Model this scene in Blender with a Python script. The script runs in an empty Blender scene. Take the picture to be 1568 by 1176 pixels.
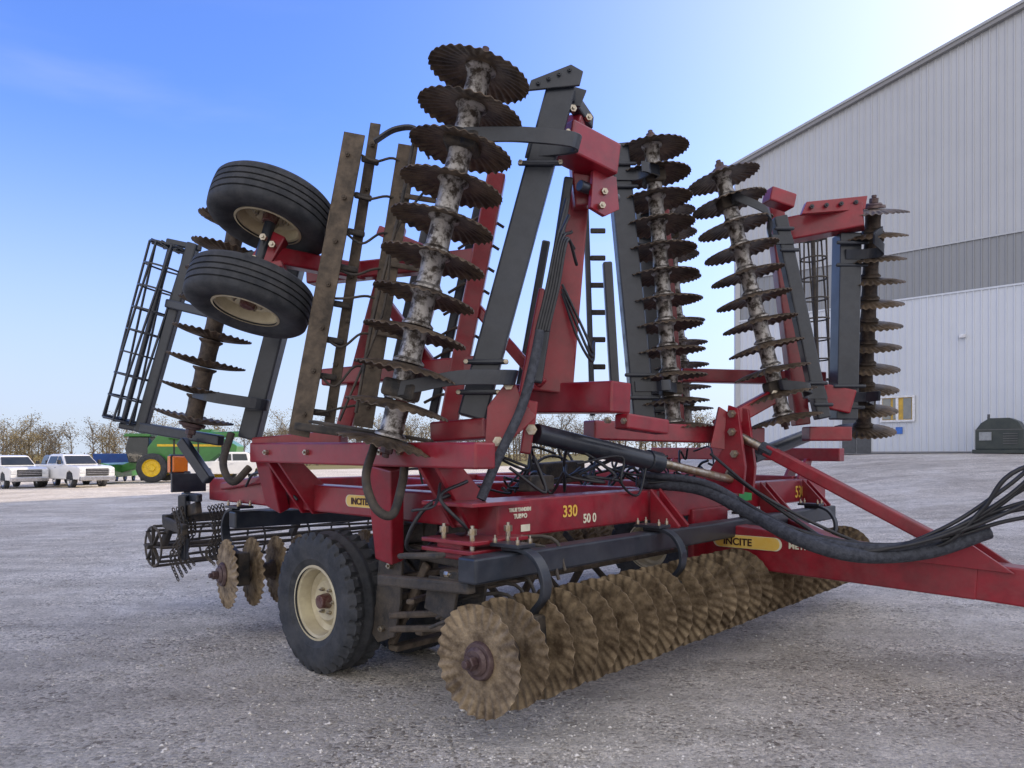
import bpy, math, random
from mathutils import Vector, Matrix
random.seed(7)
V=Vector
scene=bpy.context.scene
COL=scene.collection

# ---------------------------------------------------------------- materials
def mat(name, c1, c2=None, rough=0.6, metal=0.0, scale=8.0, bump=0.0, bscale=60.0, dust=None, dustamt=0.0, coat=0.0, lo=0.4, hi=0.6, rand=0.0):
    m=bpy.data.materials.new(name); m.use_nodes=True
    nt=m.node_tree; N=nt.nodes; L=nt.links
    b=N['Principled BSDF']
    b.inputs['Roughness'].default_value=rough; b.inputs['Metallic'].default_value=metal
    if coat: b.inputs['Coat Weight'].default_value=coat; b.inputs['Coat Roughness'].default_value=0.15
    tc=N.new('ShaderNodeTexCoord'); vec=tc.outputs['Object']
    if rand:
        oi=N.new('ShaderNodeObjectInfo'); ad=N.new('ShaderNodeVectorMath'); ad.operation='ADD'
        mu=N.new('ShaderNodeMath'); mu.operation='MULTIPLY'; mu.inputs[1].default_value=37.0
        L.new(oi.outputs['Random'],mu.inputs[0]); L.new(vec,ad.inputs[0]); L.new(mu.outputs[0],ad.inputs[1]); vec=ad.outputs[0]
    if c2 is None: c2=tuple(x*0.75 for x in c1)
    n=N.new('ShaderNodeTexNoise'); n.inputs['Scale'].default_value=scale; n.inputs['Detail'].default_value=6; n.inputs['Roughness'].default_value=0.65
    L.new(vec,n.inputs['Vector'])
    r=N.new('ShaderNodeValToRGB'); r.color_ramp.elements[0].position=lo; r.color_ramp.elements[1].position=hi
    r.color_ramp.elements[0].color=(*c1,1); r.color_ramp.elements[1].color=(*c2,1)
    L.new(n.outputs['Fac'],r.inputs['Fac']); col=r.outputs['Color']
    if dust:
        n2=N.new('ShaderNodeTexNoise'); n2.inputs['Scale'].default_value=scale*0.6; n2.inputs['Detail'].default_value=8; n2.inputs['Roughness'].default_value=0.75
        L.new(vec,n2.inputs['Vector'])
        mr=N.new('ShaderNodeMapRange'); mr.inputs['From Min'].default_value=0.42; mr.inputs['From Max'].default_value=0.72; mr.inputs['To Max'].default_value=dustamt
        L.new(n2.outputs['Fac'],mr.inputs['Value'])
        g=N.new('ShaderNodeNewGeometry'); sx=N.new('ShaderNodeSeparateXYZ'); L.new(g.outputs['Normal'],sx.inputs[0])
        up=N.new('ShaderNodeMapRange'); up.inputs['From Min'].default_value=0.5; up.inputs['From Max'].default_value=1.0; up.inputs['To Max'].default_value=dustamt*0.7
        L.new(sx.outputs['Z'],up.inputs['Value'])
        a=N.new('ShaderNodeMath'); a.operation='ADD'; a.use_clamp=True; L.new(mr.outputs[0],a.inputs[0]); L.new(up.outputs[0],a.inputs[1])
        mx=N.new('ShaderNodeMix'); mx.data_type='RGBA'; L.new(a.outputs[0],mx.inputs['Factor']); L.new(col,mx.inputs['A']); mx.inputs['B'].default_value=(*dust,1)
        col=mx.outputs['Result']
        rr=N.new('ShaderNodeMapRange'); rr.inputs['To Min'].default_value=rough; rr.inputs['To Max'].default_value=0.9
        L.new(a.outputs[0],rr.inputs['Value']); L.new(rr.outputs[0],b.inputs['Roughness'])
    L.new(col,b.inputs['Base Color'])
    if bump:
        n3=N.new('ShaderNodeTexNoise'); n3.inputs['Scale'].default_value=bscale; n3.inputs['Detail'].default_value=5
        L.new(vec,n3.inputs['Vector'])
        bp=N.new('ShaderNodeBump'); bp.inputs['Strength'].default_value=bump; bp.inputs['Distance'].default_value=0.01
        L.new(n3.outputs['Fac'],bp.inputs['Height']); L.new(bp.outputs[0],b.inputs['Normal'])
    return m
RED=mat('red_paint',(0.29,0.005,0.019),(0.20,0.004,0.014),rough=0.34,scale=5,dust=(0.22,0.12,0.115),dustamt=0.32,coat=0.3)
BLK=mat('black_paint',(0.009,0.014,0.024),(0.017,0.024,0.037),rough=0.36,scale=6,dust=(0.11,0.11,0.115),dustamt=0.28,coat=0.2)
BLKD=mat('dirty_black',(0.018,0.019,0.021),(0.06,0.05,0.042),rough=0.7,scale=7,bump=0.4,dust=(0.18,0.145,0.105),dustamt=0.5)
DISC=mat('rusty_disc_steel',(0.045,0.034,0.026),(0.21,0.155,0.105),rough=0.5,metal=0.3,scale=9,bump=0.5,bscale=50,lo=0.35,hi=0.68,rand=1)
DISCD=mat('muddy_disc_steel',(0.10,0.068,0.038),(0.38,0.29,0.18),rough=0.7,metal=0.15,scale=11,bump=0.7,bscale=55,lo=0.36,hi=0.66,rand=1)
SPOOL=mat('worn_spool_steel',(0.07,0.057,0.047),(0.48,0.46,0.44),rough=0.42,metal=0.45,scale=20,bump=0.3,lo=0.42,hi=0.56,rand=1)
SPOOLD=mat('brown_spool_steel',(0.04,0.03,0.025),(0.12,0.09,0.068),rough=0.7,scale=12,bump=0.4,rand=1)
RUST=mat('rusty_bar_steel',(0.05,0.04,0.031),(0.17,0.13,0.093),rough=0.7,metal=0.2,scale=9,bump=0.5,bscale=40,lo=0.35,hi=0.7)
TIRE=mat('tire_rubber',(0.018,0.021,0.026),(0.033,0.037,0.044),rough=0.75,scale=10,dust=(0.15,0.145,0.14),dustamt=0.32,bump=0.2)
RIM=mat('cream_rim',(0.62,0.56,0.38),(0.5,0.44,0.29),rough=0.45,scale=6,dust=(0.35,0.29,0.21),dustamt=0.4)
HUB=mat('hub_steel',(0.10,0.03,0.03),(0.2,0.14,0.11),rough=0.5,metal=0.3,scale=20)
HUBD=mat('gang_hub',(0.06,0.032,0.034),(0.12,0.08,0.075),rough=0.5,metal=0.2,scale=20,bump=.3)
STEEL=mat('zinc_bolt',(0.5,0.47,0.41),(0.35,0.28,0.18),rough=0.35,metal=0.9,scale=20)
HOSE=mat('hose_rubber',(0.012,0.013,0.016),(0.022,0.023,0.027),rough=0.42,scale=20)
SLEEVE=mat('hose_sleeve',(0.025,0.029,0.040),(0.055,0.062,0.08),rough=0.7,scale=30,bump=0.6,bscale=90)
YEL=mat('yellow_decal',(0.78,0.48,0.07),(0.8,0.58,0.16),rough=0.4,scale=3)
DKTXT=mat('decal_dark',(0.05,0.01,0.01),rough=0.5)
WHT=mat('decal_white',(0.8,0.76,0.58),rough=0.5)
ORG=mat('amber_lens',(0.9,0.22,0.01),(0.8,0.18,0.01),rough=0.2,coat=0.5)

# ---------------------------------------------------------------- helpers
def empty(name,loc=(0,0,0)):
    e=bpy.data.objects.new(name,None); e.location=loc; COL.objects.link(e); return e
def link(ob,parent):
    COL.objects.link(ob)
    if parent is not None:
        ob.parent=parent; ob.matrix_parent_inverse=Matrix.Translation(-V(parent.location))
    return ob
def meshobj(name,vs,fs,m,parent,smooth=False,bevel=0.0,mw=None):
    me=bpy.data.meshes.new(name); me.from_pydata([tuple(v) for v in vs],[],fs); me.update()
    ms=m if isinstance(m,(list,tuple)) else [m]
    for q in ms: me.materials.append(q)
    if smooth:
        for p in me.polygons: p.use_smooth=True
    ob=bpy.data.objects.new(name,me)
    if mw is not None: ob.matrix_world=mw
    link(ob,parent)
    if bevel:
        md=ob.modifiers.new('b','BEVEL'); md.width=bevel; md.segments=2; md.limit_method='ANGLE'
    return ob
def frame(d,up=V((0,0,1))):
    z=V(d).normalized(); up=V(up)
    if abs(z.dot(up.normalized()))>0.98: up=V((0,1,0))
    x=up.cross(z).normalized(); y=z.cross(x)
    return Matrix((x,y,z)).transposed()
def T(loc,rot3): return Matrix.Translation(loc)@rot3.to_4x4()
BOXF=[(0,3,2,1),(4,5,6,7),(0,1,5,4),(1,2,6,5),(2,3,7,6),(3,0,4,7)]
def beam(P,name,m,p0,p1,w,h=None,up=(0,0,1),bev=0.012,w1=None,h1=None):
    """rectangular tube; w = horizontal side, h = side along 'up'"""
    h=h or w; w1=w1 or w; h1=h1 or h
    p0=V(p0);p1=V(p1); L=(p1-p0).length; R=frame(p1-p0,up)
    vs=[]
    for z,a,b in((0,w/2,h/2),(L,w1/2,h1/2)):
        vs+=[(-a,-b,z),(a,-b,z),(a,b,z),(-a,b,z)]
    return meshobj(name,vs,BOXF,m,P,bevel=bev,mw=T(p0,R))
def cyl(P,name,m,p0,p1,r,r1=None,n=20):
    p0=V(p0);p1=V(p1); L=(p1-p0).length; R=frame(p1-p0); r1=r if r1 is None else r1
    c=min(0.004,r*0.2,L*0.2)
    return lathe(P,name,m,T(p0,R),[(0,0),(r-c,0),(r,c),(r1,L-c),(r1-c,L),(0,L)],n,smooth=False)
def lathe(P,name,m,mw,prof,n=32,smooth=True,modf=None):
    vs=[];fs=[]
    for i in range(n):
        a=2*math.pi*i/n
        for k,(r,z) in enumerate(prof):
            rr=r if modf is None else modf(k,a,r,z)
            vs.append((rr*math.cos(a),rr*math.sin(a),z))
    q=len(prof)
    for i in range(n):
        j=(i+1)%n
        for k in range(q-1):
            fs.append((i*q+k,j*q+k,j*q+k+1,i*q+k+1))
    ob=meshobj(name,vs,fs,m,P,smooth=True,mw=mw)
    if not smooth: ob.data.set_sharp_from_angle(angle=math.radians(35))
    return ob
def plate(P,name,m,pts,th,bev=0.004):
    pts=[V(p) for p in pts]; n=(pts[1]-pts[0]).cross(pts[2]-pts[1]).normalized()*th/2
    k=len(pts); vs=[p-n for p in pts]+[p+n for p in pts]
    fs=[tuple(range(k))[::-1],tuple(range(k,2*k))]+[(i,(i+1)%k,(i+1)%k+k,i+k) for i in range(k)]
    return meshobj(name,vs,fs,m,P,bevel=bev)
def catmull(pts,n=8):
    pts=[V(p) for p in pts]; P=[2*pts[0]-pts[1]]+pts+[2*pts[-1]-pts[-2]]; out=[]
    for i in range(1,len(P)-2):
        a,b,c,d=P[i-1],P[i],P[i+1],P[i+2]
        for k in range(n):
            t=k/n
            out.append(0.5*((2*b)+(c-a)*t+(2*a-5*b+4*c-d)*t*t+(3*b-a-3*c+d)*t**3))
    out.append(pts[-1]); return out
def hose(P,name,m,pts,r,n=8):
    cu=bpy.data.curves.new(name,'CURVE'); cu.dimensions='3D'; cu.bevel_depth=r; cu.bevel_resolution=3; cu.use_fill_caps=True
    q=catmull(pts,n); s=cu.splines.new('POLY'); s.points.add(len(q)-1)
    for i,p in enumerate(q): s.points[i].co=(*p,1)
    s.use_smooth=True
    cu.materials.append(m); ob=bpy.data.objects.new(name,cu); return link(ob,P)
def strap(P,name,m,pts,side,w,th,n=7):
    q=catmull(pts,n); side=V(side).normalized(); vs=[];fs=[]
    for i,p in enumerate(q):
        t=(q[min(i+1,len(q)-1)]-q[max(i-1,0)]).normalized(); nn=t.cross(side).normalized()
        for a,b in((-1,-1),(1,-1),(1,1),(-1,1)): vs.append(p+side*(a*w/2)+nn*(b*th/2))
    for i in range(len(q)-1):
        for k in range(4):
            l=(k+1)%4; fs.append((i*4+k,i*4+l,(i+1)*4+l,(i+1)*4+k))
    fs.append((3,2,1,0)); e=(len(q)-1)*4; fs.append((e,e+1,e+2,e+3))
    return meshobj(name,vs,fs,m,P,bevel=0.003)
def bolt(P,p,d,r=0.018,l=0.03,m=None):
    p=V(p); d=V(d).normalized(); R=frame(d)
    return lathe(P,'bolt',m or STEEL,T(p,R),[(0,-0.01),(r,-0.01),(r,l*0.6),(r*0.45,l*0.62),(r*0.45,l),(0,l)],6,smooth=False)

# disc blade mesh (shared)
def disc_mesh(name,m,R=0.275,NF=25,amp=0.013,cup=0.032,inner=.15,spiral=.12):
    seg=NF*8; radii=[0.035,0.09,0.13,0.165,0.19,0.215,0.24,0.262,R]
    vs=[];fs=[]; q=len(radii)
    for side in(0,1):
        for i in range(seg):
            a=2*math.pi*i/seg
            for r in radii:
                f=max(0,(r-inner)/(R-inner)); ph=NF*(a+spiral*f)
                s=math.sin(ph); s=math.copysign(abs(s)**0.75,s)
                z=cup*(r/R)**2+amp*(f**0.7)*s+(0.0035 if side else -0.0035)*(1-0.6*f)
                rr=r+(0.0022*math.sin(ph+0.8) if r==R else 0)
                vs.append((rr*math.cos(a),rr*math.sin(a),z))
    o=seg*q
    for i in range(seg):
        j=(i+1)%seg
        for k in range(q-1):
            fs.append((i*q+k,i*q+k+1,j*q+k+1,j*q+k)); fs.append((o+i*q+k,o+j*q+k,o+j*q+k+1,o+i*q+k+1))
        fs.append((i*q+q-1,o+i*q+q-1,o+j*q+q-1,j*q+q-1))
    me=bpy.data.meshes.new(name); me.from_pydata(vs,[],fs); me.update(); me.materials.append(m)
    for p in me.polygons: p.use_smooth=True
    me.set_sharp_from_angle(angle=math.radians(50))
    return me
DM=disc_mesh('disc_blade_mesh',DISC,NF=32,amp=.0058,cup=.044,spiral=.10); DMD=disc_mesh('muddy_blade_mesh',DISCD,NF=28,amp=.0085,inner=.17,spiral=.06,cup=.024)
def spool_mesh(name,m,L,r):
    prof=[(0.0,0),(r*1.35,0),(r*1.35,0.012),(r*1.02,0.03),(r*0.97,L/2),(r*1.02,L-0.03),(r*1.35,L-0.012),(r*1.35,L),(0,L)]
    n=28; vs=[];fs=[];q=len(prof)
    for i in range(n):
        a=2*math.pi*i/n
        for rr,z in prof: vs.append((rr*math.cos(a),rr*math.sin(a),z))
    for i in range(n):
        j=(i+1)%n
        for k in range(q-1): fs.append((i*q+k,j*q+k,j*q+k+1,i*q+k+1))
    me=bpy.data.meshes.new(name); me.from_pydata(vs,[],fs); me.materials.append(m)
    for p in me.polygons: p.use_smooth=True
    me.set_sharp_from_angle(angle=math.radians(40)); return me
def gang(P,name,p0,p1,n,dm=DM,sm=SPOOL,r=0.062,flip=1,scale=1.0):
    p0=V(p0);p1=V(p1); d=(p1-p0); st=d.length/(n-1); dn=d.normalized()
    R=frame(dn*flip)
    me=spool_mesh(name+'_spool',sm,st-0.012,r)
    for i in range(n):
        p=p0+dn*st*i
        ob=bpy.data.objects.new(name+'_blade',dm)
        w=Matrix.Rotation(random.uniform(-.015,.015),3,'X')@Matrix.Rotation(random.uniform(-.015,.015),3,'Y')
        ob.matrix_world=T(p,R@w@Matrix.Rotation(random.uniform(0,6.28),3,'Z'))@Matrix.Scale(scale*random.uniform(.985,1.01),4); link(ob,P)
        if i<n-1:
            so=bpy.data.objects.new(name+'_spool',me); so.matrix_world=T(p+dn*0.006,frame(dn)@Matrix.Rotation(random.uniform(0,6),3,'Z')); link(so,P)
    for e,s in((p0,-1),(p1,1)):
        cyl(P,name+'_end_washer',HUBD,e+dn*s*0.004,e+dn*s*0.03,0.095,0.09,n=28)
        cyl(P,name+'_end_washer',HUBD,e+dn*s*0.03,e+dn*s*0.05,0.07,0.06,n=24)
        cyl(P,name+'_end_nut',HUBD,e+dn*s*0.05,e+dn*s*0.09,0.036,n=6)
        cyl(P,name+'_end_stud',HUBD,e+dn*s*0.09,e+dn*s*0.115,0.02,n=12)
def tire(P,p,axis,R,W,rimR,lug=False,hubm=HUB):
    mw=T(V(p),frame(V(axis)))
    prof=[(rimR,-W*0.36),(rimR+0.02,-W*0.42),(rimR+.05,-W*.455),(rimR+.055,-W*.47),(R*0.80,-W*0.5),(R*0.92,-W*0.48),(R*0.965,-W*0.42)]
    if lug:
        ks=[-.40,-.30,-.28,-.17,-.14,-.03,0.0,.03,.14,.17,.28,.30,.40]
        for k in ks: prof.append((R,W*k))
    else:
        for k in(-.38,-.27,-.26,-.23,-.22,-.10,-.09,-.06,-.05,.05,.06,.09,.10,.22,.23,.26,.27,.38):
            g=abs(k) in(.26,.23,.09,.06); prof.append((R*(1-0.02*(abs(k)/.4)**2)-(0.012 if g else 0),W*k))
    prof+=[(R*0.965,W*0.42),(R*0.92,W*0.48),(R*0.80,W*0.5),(rimR+.055,W*.47),(rimR+.05,W*.455),(rimR+0.02,W*0.42),(rimR,W*0.36)]
    NL=30
    def mf(k,a,r,z):
        if lug and r>R*0.9:
            t=z/(W*0.42); ph=(a/(2*math.pi)*NL+ (0.35 if z>0 else -0.35)*abs(t)+ (0.5 if z>0 else 0))%1.0
            cut=ph<0.32 and abs(t)>0.12
            if abs(t)>1.05: cut=ph<0.32; return r-(0.012 if cut else 0)
            mid= abs(abs(z)-W*0.155)<W*0.02
            return r-(0.022 if (cut or mid) else 0)
        return r
    lathe(P,'tire',TIRE,mw,prof,240 if lug else 96,smooth=False,modf=mf)
    rp=[(0.0,0.02),(0.07,0.02),(rimR*0.55,0.035),(rimR*0.72,0.0),(rimR*0.86,-0.02),(rimR*0.90,W*0.25),(rimR*0.93,W*0.34),(rimR*1.04,W*0.37),(rimR*1.06,W*0.41),(rimR*0.99,W*0.42)]
    for sg in(-1,1):
        lathe(P,'rim',RIM,mw@Matrix.Diagonal((1,1,-sg,1)),rp,48,smooth=False)
    ax=V(axis).normalized(); p=V(p)
    for sg in(-1,1):
        cyl(P,'hub',hubm,p,p+ax*sg*W*0.30,0.055,0.045)
        for i in range(6):
            a=i*math.pi/3; R3=frame(ax); o=R3@V((math.cos(a)*0.085,math.sin(a)*0.085,0))
            bolt(P,p+o+ax*sg*0.03,ax*sg,0.013,0.03)
def cage(P,name,m,p0,p1,r,nb=8,nh=7,br=0.012,tw=.5):
    p0=V(p0);p1=V(p1);d=p1-p0;R=frame(d)
    for i in range(nb):
        a=2*math.pi*i/nb; b=a+tw
        q0=p0+R@V((math.cos(a)*r,math.sin(a)*r,0)); q1=p1+R@V((math.cos(b)*r,math.sin(b)*r,0))
        hose(P,name+'_bar',m,[q0,(q0+q1)/2+R@V((math.cos((a+b)/2)*r*.04,math.sin((a+b)/2)*r*.04,0)),q1],br,4)
    for k in range(nh):
        c=p0+d*k/(nh-1)
        ring=[c+R@V((math.cos(t)*r*.97,math.sin(t)*r*.97,0)) for t in [2*math.pi*j/16 for j in range(17)]]
        strap(P,name+'_hoop',m,ring,d,0.014,0.02,2)
        if k in(0,nh-1):
            for j in range(4):
                t=j*math.pi/4; beam(P,name+'_spoke',m,c-R@V((math.cos(t)*r,math.sin(t)*r,0)),c+R@V((math.cos(t)*r,math.sin(t)*r,0)),0.012,0.03,up=d,bev=0)
    cyl(P,name+'_shaft',m,p0-d.normalized()*.06,p1+d.normalized()*.06,0.022)
def text(P,s,m,loc,right,up,size,ext=0.001):
    cu=bpy.data.curves.new('decal_text','FONT'); cu.body=s; cu.size=size; cu.extrude=ext; cu.materials.append(m)
    cu.align_x='LEFT'; cu.offset=0.002
    r=V(right).normalized(); u=V(up).normalized(); n=r.cross(u).normalized(); u=n.cross(r)
    ob=bpy.data.objects.new('decal_text',cu); ob.matrix_world=T(V(loc),Matrix((r,u,n)).transposed()); return link(ob,P)

# ---------------------------------------------------------------- ground
def sstep(x,a,b):
    t=min(1,max(0,(x-a)/(b-a))); return t*t*(3-2*t)
def gz(x,y):
    return 0.0186*max(-45,min(20,x))*sstep(math.hypot(x,y),8,22)+1.12*sstep(x,3,17)*sstep(y,9,33)
def axisvals(lim0,lim1):
    v=[]; x=0.0
    while x<lim1: v.append(x); x+=0.5+x*0.06
    v.append(lim1); n=[]; x=0.5
    while x<-lim0: n.append(-x); x+=0.5+x*0.06
    n.append(lim0); return sorted(n+v)
xs=axisvals(-1500,1500); ys=axisvals(-60,3000)
vs=[(x,y,gz(x,y)) for y in ys for x in xs]; W_=len(xs)
fs=[(j*W_+i,j*W_+i+1,(j+1)*W_+i+1,(j+1)*W_+i) for j in range(len(ys)-1) for i in range(W_-1)]
gm=bpy.data.materials.new('gravel_ground'); gm.use_nodes=True
nt=gm.node_tree;N=nt.nodes;L=nt.links;b=N['Principled BSDF']; b.inputs['Roughness'].default_value=0.95; b.inputs['Specular IOR Level'].default_value=0.1
geo=N.new('ShaderNodeNewGeometry')
def noise(sc,det=6,ro=0.6,dist=0,vec=None):
    n=N.new('ShaderNodeTexNoise'); n.inputs['Scale'].default_value=sc; n.inputs['Detail'].default_value=det; n.inputs['Roughness'].default_value=ro; n.inputs['Distortion'].default_value=dist
    L.new(vec or geo.outputs['Position'],n.inputs['Vector']); return n.outputs['Fac']
def ramp(fac,stops):
    r=N.new('ShaderNodeValToRGB'); e=r.color_ramp.elements
    while len(e)<len(stops): e.new(0.5)
    for q,(p,c) in zip(e,stops): q.position=p; q.color=(*c,1)
    L.new(fac,r.inputs['Fac']); return r.outputs['Color']
def mixc(mode,f,a,bb):
    m=N.new('ShaderNodeMix'); m.data_type='RGBA'; m.blend_type=mode
    if isinstance(f,float) or isinstance(f,int): m.inputs['Factor'].default_value=f
    else: L.new(f,m.inputs['Factor'])
    L.new(a,m.inputs['A']); L.new(bb,m.inputs['B']); return m.outputs['Result']
big=ramp(noise(0.35,8,0.62,0.6),[(0.32,(0.55,0.495,0.43)),(0.5,(0.68,0.625,0.55)),(0.66,(0.78,0.73,0.66))])
mp_=N.new('ShaderNodeMapping'); mp_.inputs['Rotation'].default_value=(0,0,.45); mp_.inputs['Scale'].default_value=(.35,2.4,1); L.new(geo.outputs['Position'],mp_.inputs['Vector'])
trf=noise(0.8,5,0.6,.3,mp_.outputs[0])
track=ramp(trf,[(0.36,(0.80,0.80,0.80)),(0.62,(1.1,1.1,1.1))])
mid=ramp(noise(3.5,8,0.7),[(0.3,(0.80,0.79,0.77)),(0.62,(1.1,1.1,1.1))])
fine=ramp(noise(62,5,0.85),[(0.36,(0.36,0.34,0.32)),(0.47,(0.92,0.92,0.92)),(0.64,(1.4,1.39,1.37))])
vo=N.new('ShaderNodeTexVoronoi'); vo.inputs['Scale'].default_value=44; L.new(geo.outputs['Position'],vo.inputs['Vector'])
vcol=N.new('ShaderNodeSeparateColor'); L.new(vo.outputs['Color'],vcol.inputs[0])
vr=ramp(vcol.outputs[0],[(0.0,(0.42,0.40,0.38)),(0.3,(.95,.95,.95)),(0.8,(1.05,1.05,1.05)),(1.0,(1.45,1.43,1.4))])
c=mixc('MULTIPLY',1,big,mid); c=mixc('MULTIPLY',0.8,c,track)
pm=N.new('ShaderNodeMapRange'); pm.inputs['From Min'].default_value=.42; pm.inputs['From Max'].default_value=.58; pm.inputs['To Min'].default_value=.40; pm.inputs['To Max'].default_value=1.0; L.new(noise(1.1,6,.65,.4),pm.inputs['Value'])
c=mixc('MULTIPLY',pm.outputs[0],c,fine); c=mixc('MULTIPLY',pm.outputs[0],c,vr)
sp=N.new('ShaderNodeSeparateXYZ'); L.new(geo.outputs['Position'],sp.inputs[0])
far=N.new('ShaderNodeMapRange'); far.inputs['From Min'].default_value=85; far.inputs['From Max'].default_value=92; L.new(sp.outputs['Y'],far.inputs['Value'])
gr=ramp(noise(0.2,6,0.7),[(0.35,(0.16,0.14,0.06)),(0.6,(0.24,0.21,0.10))])
c=mixc('MIX',far.outputs[0],c,gr)
L.new(c,b.inputs['Base Color'])
b1=N.new('ShaderNodeBump'); b1.inputs['Strength'].default_value=1.0; b1.inputs['Distance'].default_value=0.02
h=N.new('ShaderNodeMath'); h.operation='ADD'; L.new(noise(60,5,0.8),h.inputs[0])
vm=N.new('ShaderNodeMath'); vm.operation='MULTIPLY'; vm.inputs[1].default_value=-0.8; L.new(vo.outputs['Distance'],vm.inputs[0]); L.new(vm.outputs[0],h.inputs[1])
L.new(h.outputs[0],b1.inputs['Height'])
b2=N.new('ShaderNodeBump'); b2.inputs['Strength'].default_value=0.6; b2.inputs['Distance'].default_value=0.08; L.new(noise(1.6,6,0.6),b2.inputs['Height']); L.new(b1.outputs[0],b2.inputs['Normal'])
L.new(b2.outputs[0],b.inputs['Normal'])
meshobj('gravel_ground',vs,fs,gm,None,smooth=True)

STONE=mat('stone',(0.26,0.235,0.20),(0.82,0.78,0.71),rough=0.9,scale=9,lo=0.4,hi=0.6)
vs=[];fs=[]
for i in range(42000):
    d=1.6+ (random.random()**1.4)*12; a=random.uniform(-0.75,0.75); x=d*math.tan(a) ; y=d
    if math.sin(x*1.3+y*.7)+math.sin(y*1.9-x*.8+1.3)+random.gauss(0,.8)<0: continue
    s=random.uniform(0.003,0.010)*(1.9 if random.random()<0.07 else 1); z=gz(x,y)
    o=len(vs); rz=random.random()*6
    for (ax,ay,az) in((1,0,0.2),(0.2,1,0.1),(-1,0.2,0.2),(-0.1,-1,0.15),(0.1,0.1,0.8),(0,0,-0.5)):
        ax*=random.uniform(.7,1.2); ay*=random.uniform(.7,1.2)
        vs.append((x+s*(ax*math.cos(rz)-ay*math.sin(rz)),y+s*(ax*math.sin(rz)+ay*math.cos(rz)),z+s*az*random.uniform(.7,1.1)))
    for f in((0,1,4),(1,2,4),(2,3,4),(3,0,4),(1,0,5),(2,1,5),(3,2,5),(0,3,5)): fs.append(tuple(o+k for k in f))
meshobj('loose_gravel',vs,fs,STONE,None)

# ================================================================ THE IMPLEMENT
H=empty('folding_disk_harrow',(0.6,5.4,0))
O=V((-0.15,3.56,0)); U=V((0.671,0.741,0)); B=V((-0.741,0.671,0)); Z=V((0,0,1))
def M(u,b_,z): return O+U*u+B*b_+Z*z

gang(H,'front_gang',M(0,0,.455),M(5.2,0,.455),27,dm=DMD,sm=SPOOLD,flip=-1)
rg0=M(.26,3.1,.50); rg1=rg0+V((.79,.613,0))*5.0
gang(H,'rear_gang',rg0,rg1,26,dm=DMD,sm=SPOOLD,flip=1)
beam(H,'front_gang_beam',BLK,M(.02,.12,.87),M(5.1,.12,.87),.13)
beam(H,'rear_gang_beam',BLK,M(.3,3.05,.93),M(5.2,2.5,.93),.13)
for u in(.36,1.75,3.2,4.6):
    for (bb,zz,s) in((.12,.87,-1),(3.1-.15*u,.93,1)):
        za=.455 if s<0 else .50; b0=0 if s<0 else 3.1-.15*u
        strap(H,'c_shank',BLK,[M(u,bb+.05,zz+.078),M(u,bb+s*.08,zz+.078),M(u,bb+s*.17,zz+.04),M(u,bb+s*.225,zz-.05),M(u,bb+s*.22,zz-.15),M(u,bb+s*.16,zz-.225),M(u,b0-s*.0,za+.13)],U,.07,.022)
        beam(H,'bearing',BLKD,M(u-.05,b0,za+.04),M(u+.05,b0,za+.04),.17,.26)
        beam(H,'clamp_plate',BLK,M(u-.07,bb,zz+.10),M(u+.07,bb,zz+.10),.20,.02,bev=.003)
        for q in(-.05,.05):
            for w in(-.08,.08): bolt(H,M(u+q,bb+w,zz+.11),Z,.012,.04)
# main frame
beam(H,'front_tube',RED,M(.47,.43,1.08),M(5.6,.43,1.08),.20,.22)
for u in(.5,5.3): beam(H,'side_tube',RED,M(u,.54,1.12),M(u,3.7,1.15),.15,.19)
for u in(2.35,3.55): beam(H,'inner_tube',RED,M(u,.54,1.10),M(u,3.6,1.12),.13,.18)
beam(H,'mid_cross_tube',RED,M(.58,1.9,1.12),M(5.22,1.9,1.12),.17,.175)
beam(H,'rear_cross_tube',RED,M(.58,3.58,1.14),M(5.22,3.58,1.14),.15,.17)
for u in(.2,5.6):
    beam(H,'hinge_beam',RED,M(u,.16,1.44),M(u,2.45,1.46),.15,.14)
    for bb in(.50,2.10):
        s=1 if u<1 else -1
        for o_ in(0,.14): plate(H,'gusset',RED,[M(u-.06*s,bb+o_,1.40),M(u+.12*s,bb+o_,1.40),M(u+.34*s,bb+o_,1.20),M(u+.34*s,bb+o_,1.02),M(u+.22*s,bb+o_,1.02)],.03)
beam(H,'pillar',RED,M(.2,1.00,1.38),M(.32,1.10,.80),.10,.24,up=B,bev=.01,h1=.16)
beam(H,'pillar',RED,M(.2,2.35,1.44),M(.38,2.5,1.05),.09,.18,up=B)
beam(H,'side_step',RED,M(.38,2.5,1.28),M(.40,3.4,1.18),.05,.06)
for q in((.12,.93,1.46),(.12,.75,1.46),(.12,1.7,1.46),(.12,2.2,1.46)): bolt(H,M(*q),-U,.02,.03)
for k,zz in enumerate((.93,1.0,1.22)):
    plate(H,'hinge_plate',RED,[M(.16,.22,zz-.02*k),M(.62,.22,zz-.02*k),M(.62,.62,zz-.02*k),M(.16,.62,zz-.02*k)],.022)
for q in((.22,.28),(.5,.28),(.22,.5)):
    cyl(H,'hinge_pin',STEEL,M(q[0],q[1],.88),M(q[0],q[1],1.05),.014)
    bolt(H,M(q[0],q[1],1.03),Z,.024,.04)
beam(H,'hinge_block',RED,M(.2,.44,.93),M(.5,.44,.93),.2,.10)
beam(H,'hinge_bracket',BLKD,M(.1,.30,.80),M(.55,.30,.80),.22,.08)
for u in(2.05,3.9,4.9):
    for o_ in(0,.12): plate(H,'frame_lug',RED,[M(u+o_,.31,1.2),M(u+o_,.31,.95),M(u+o_,.14,.78),M(u+o_,.08,.95)],.03)
    bolt(H,M(u-.02,.16,.9),-U,.025,.03)
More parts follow.
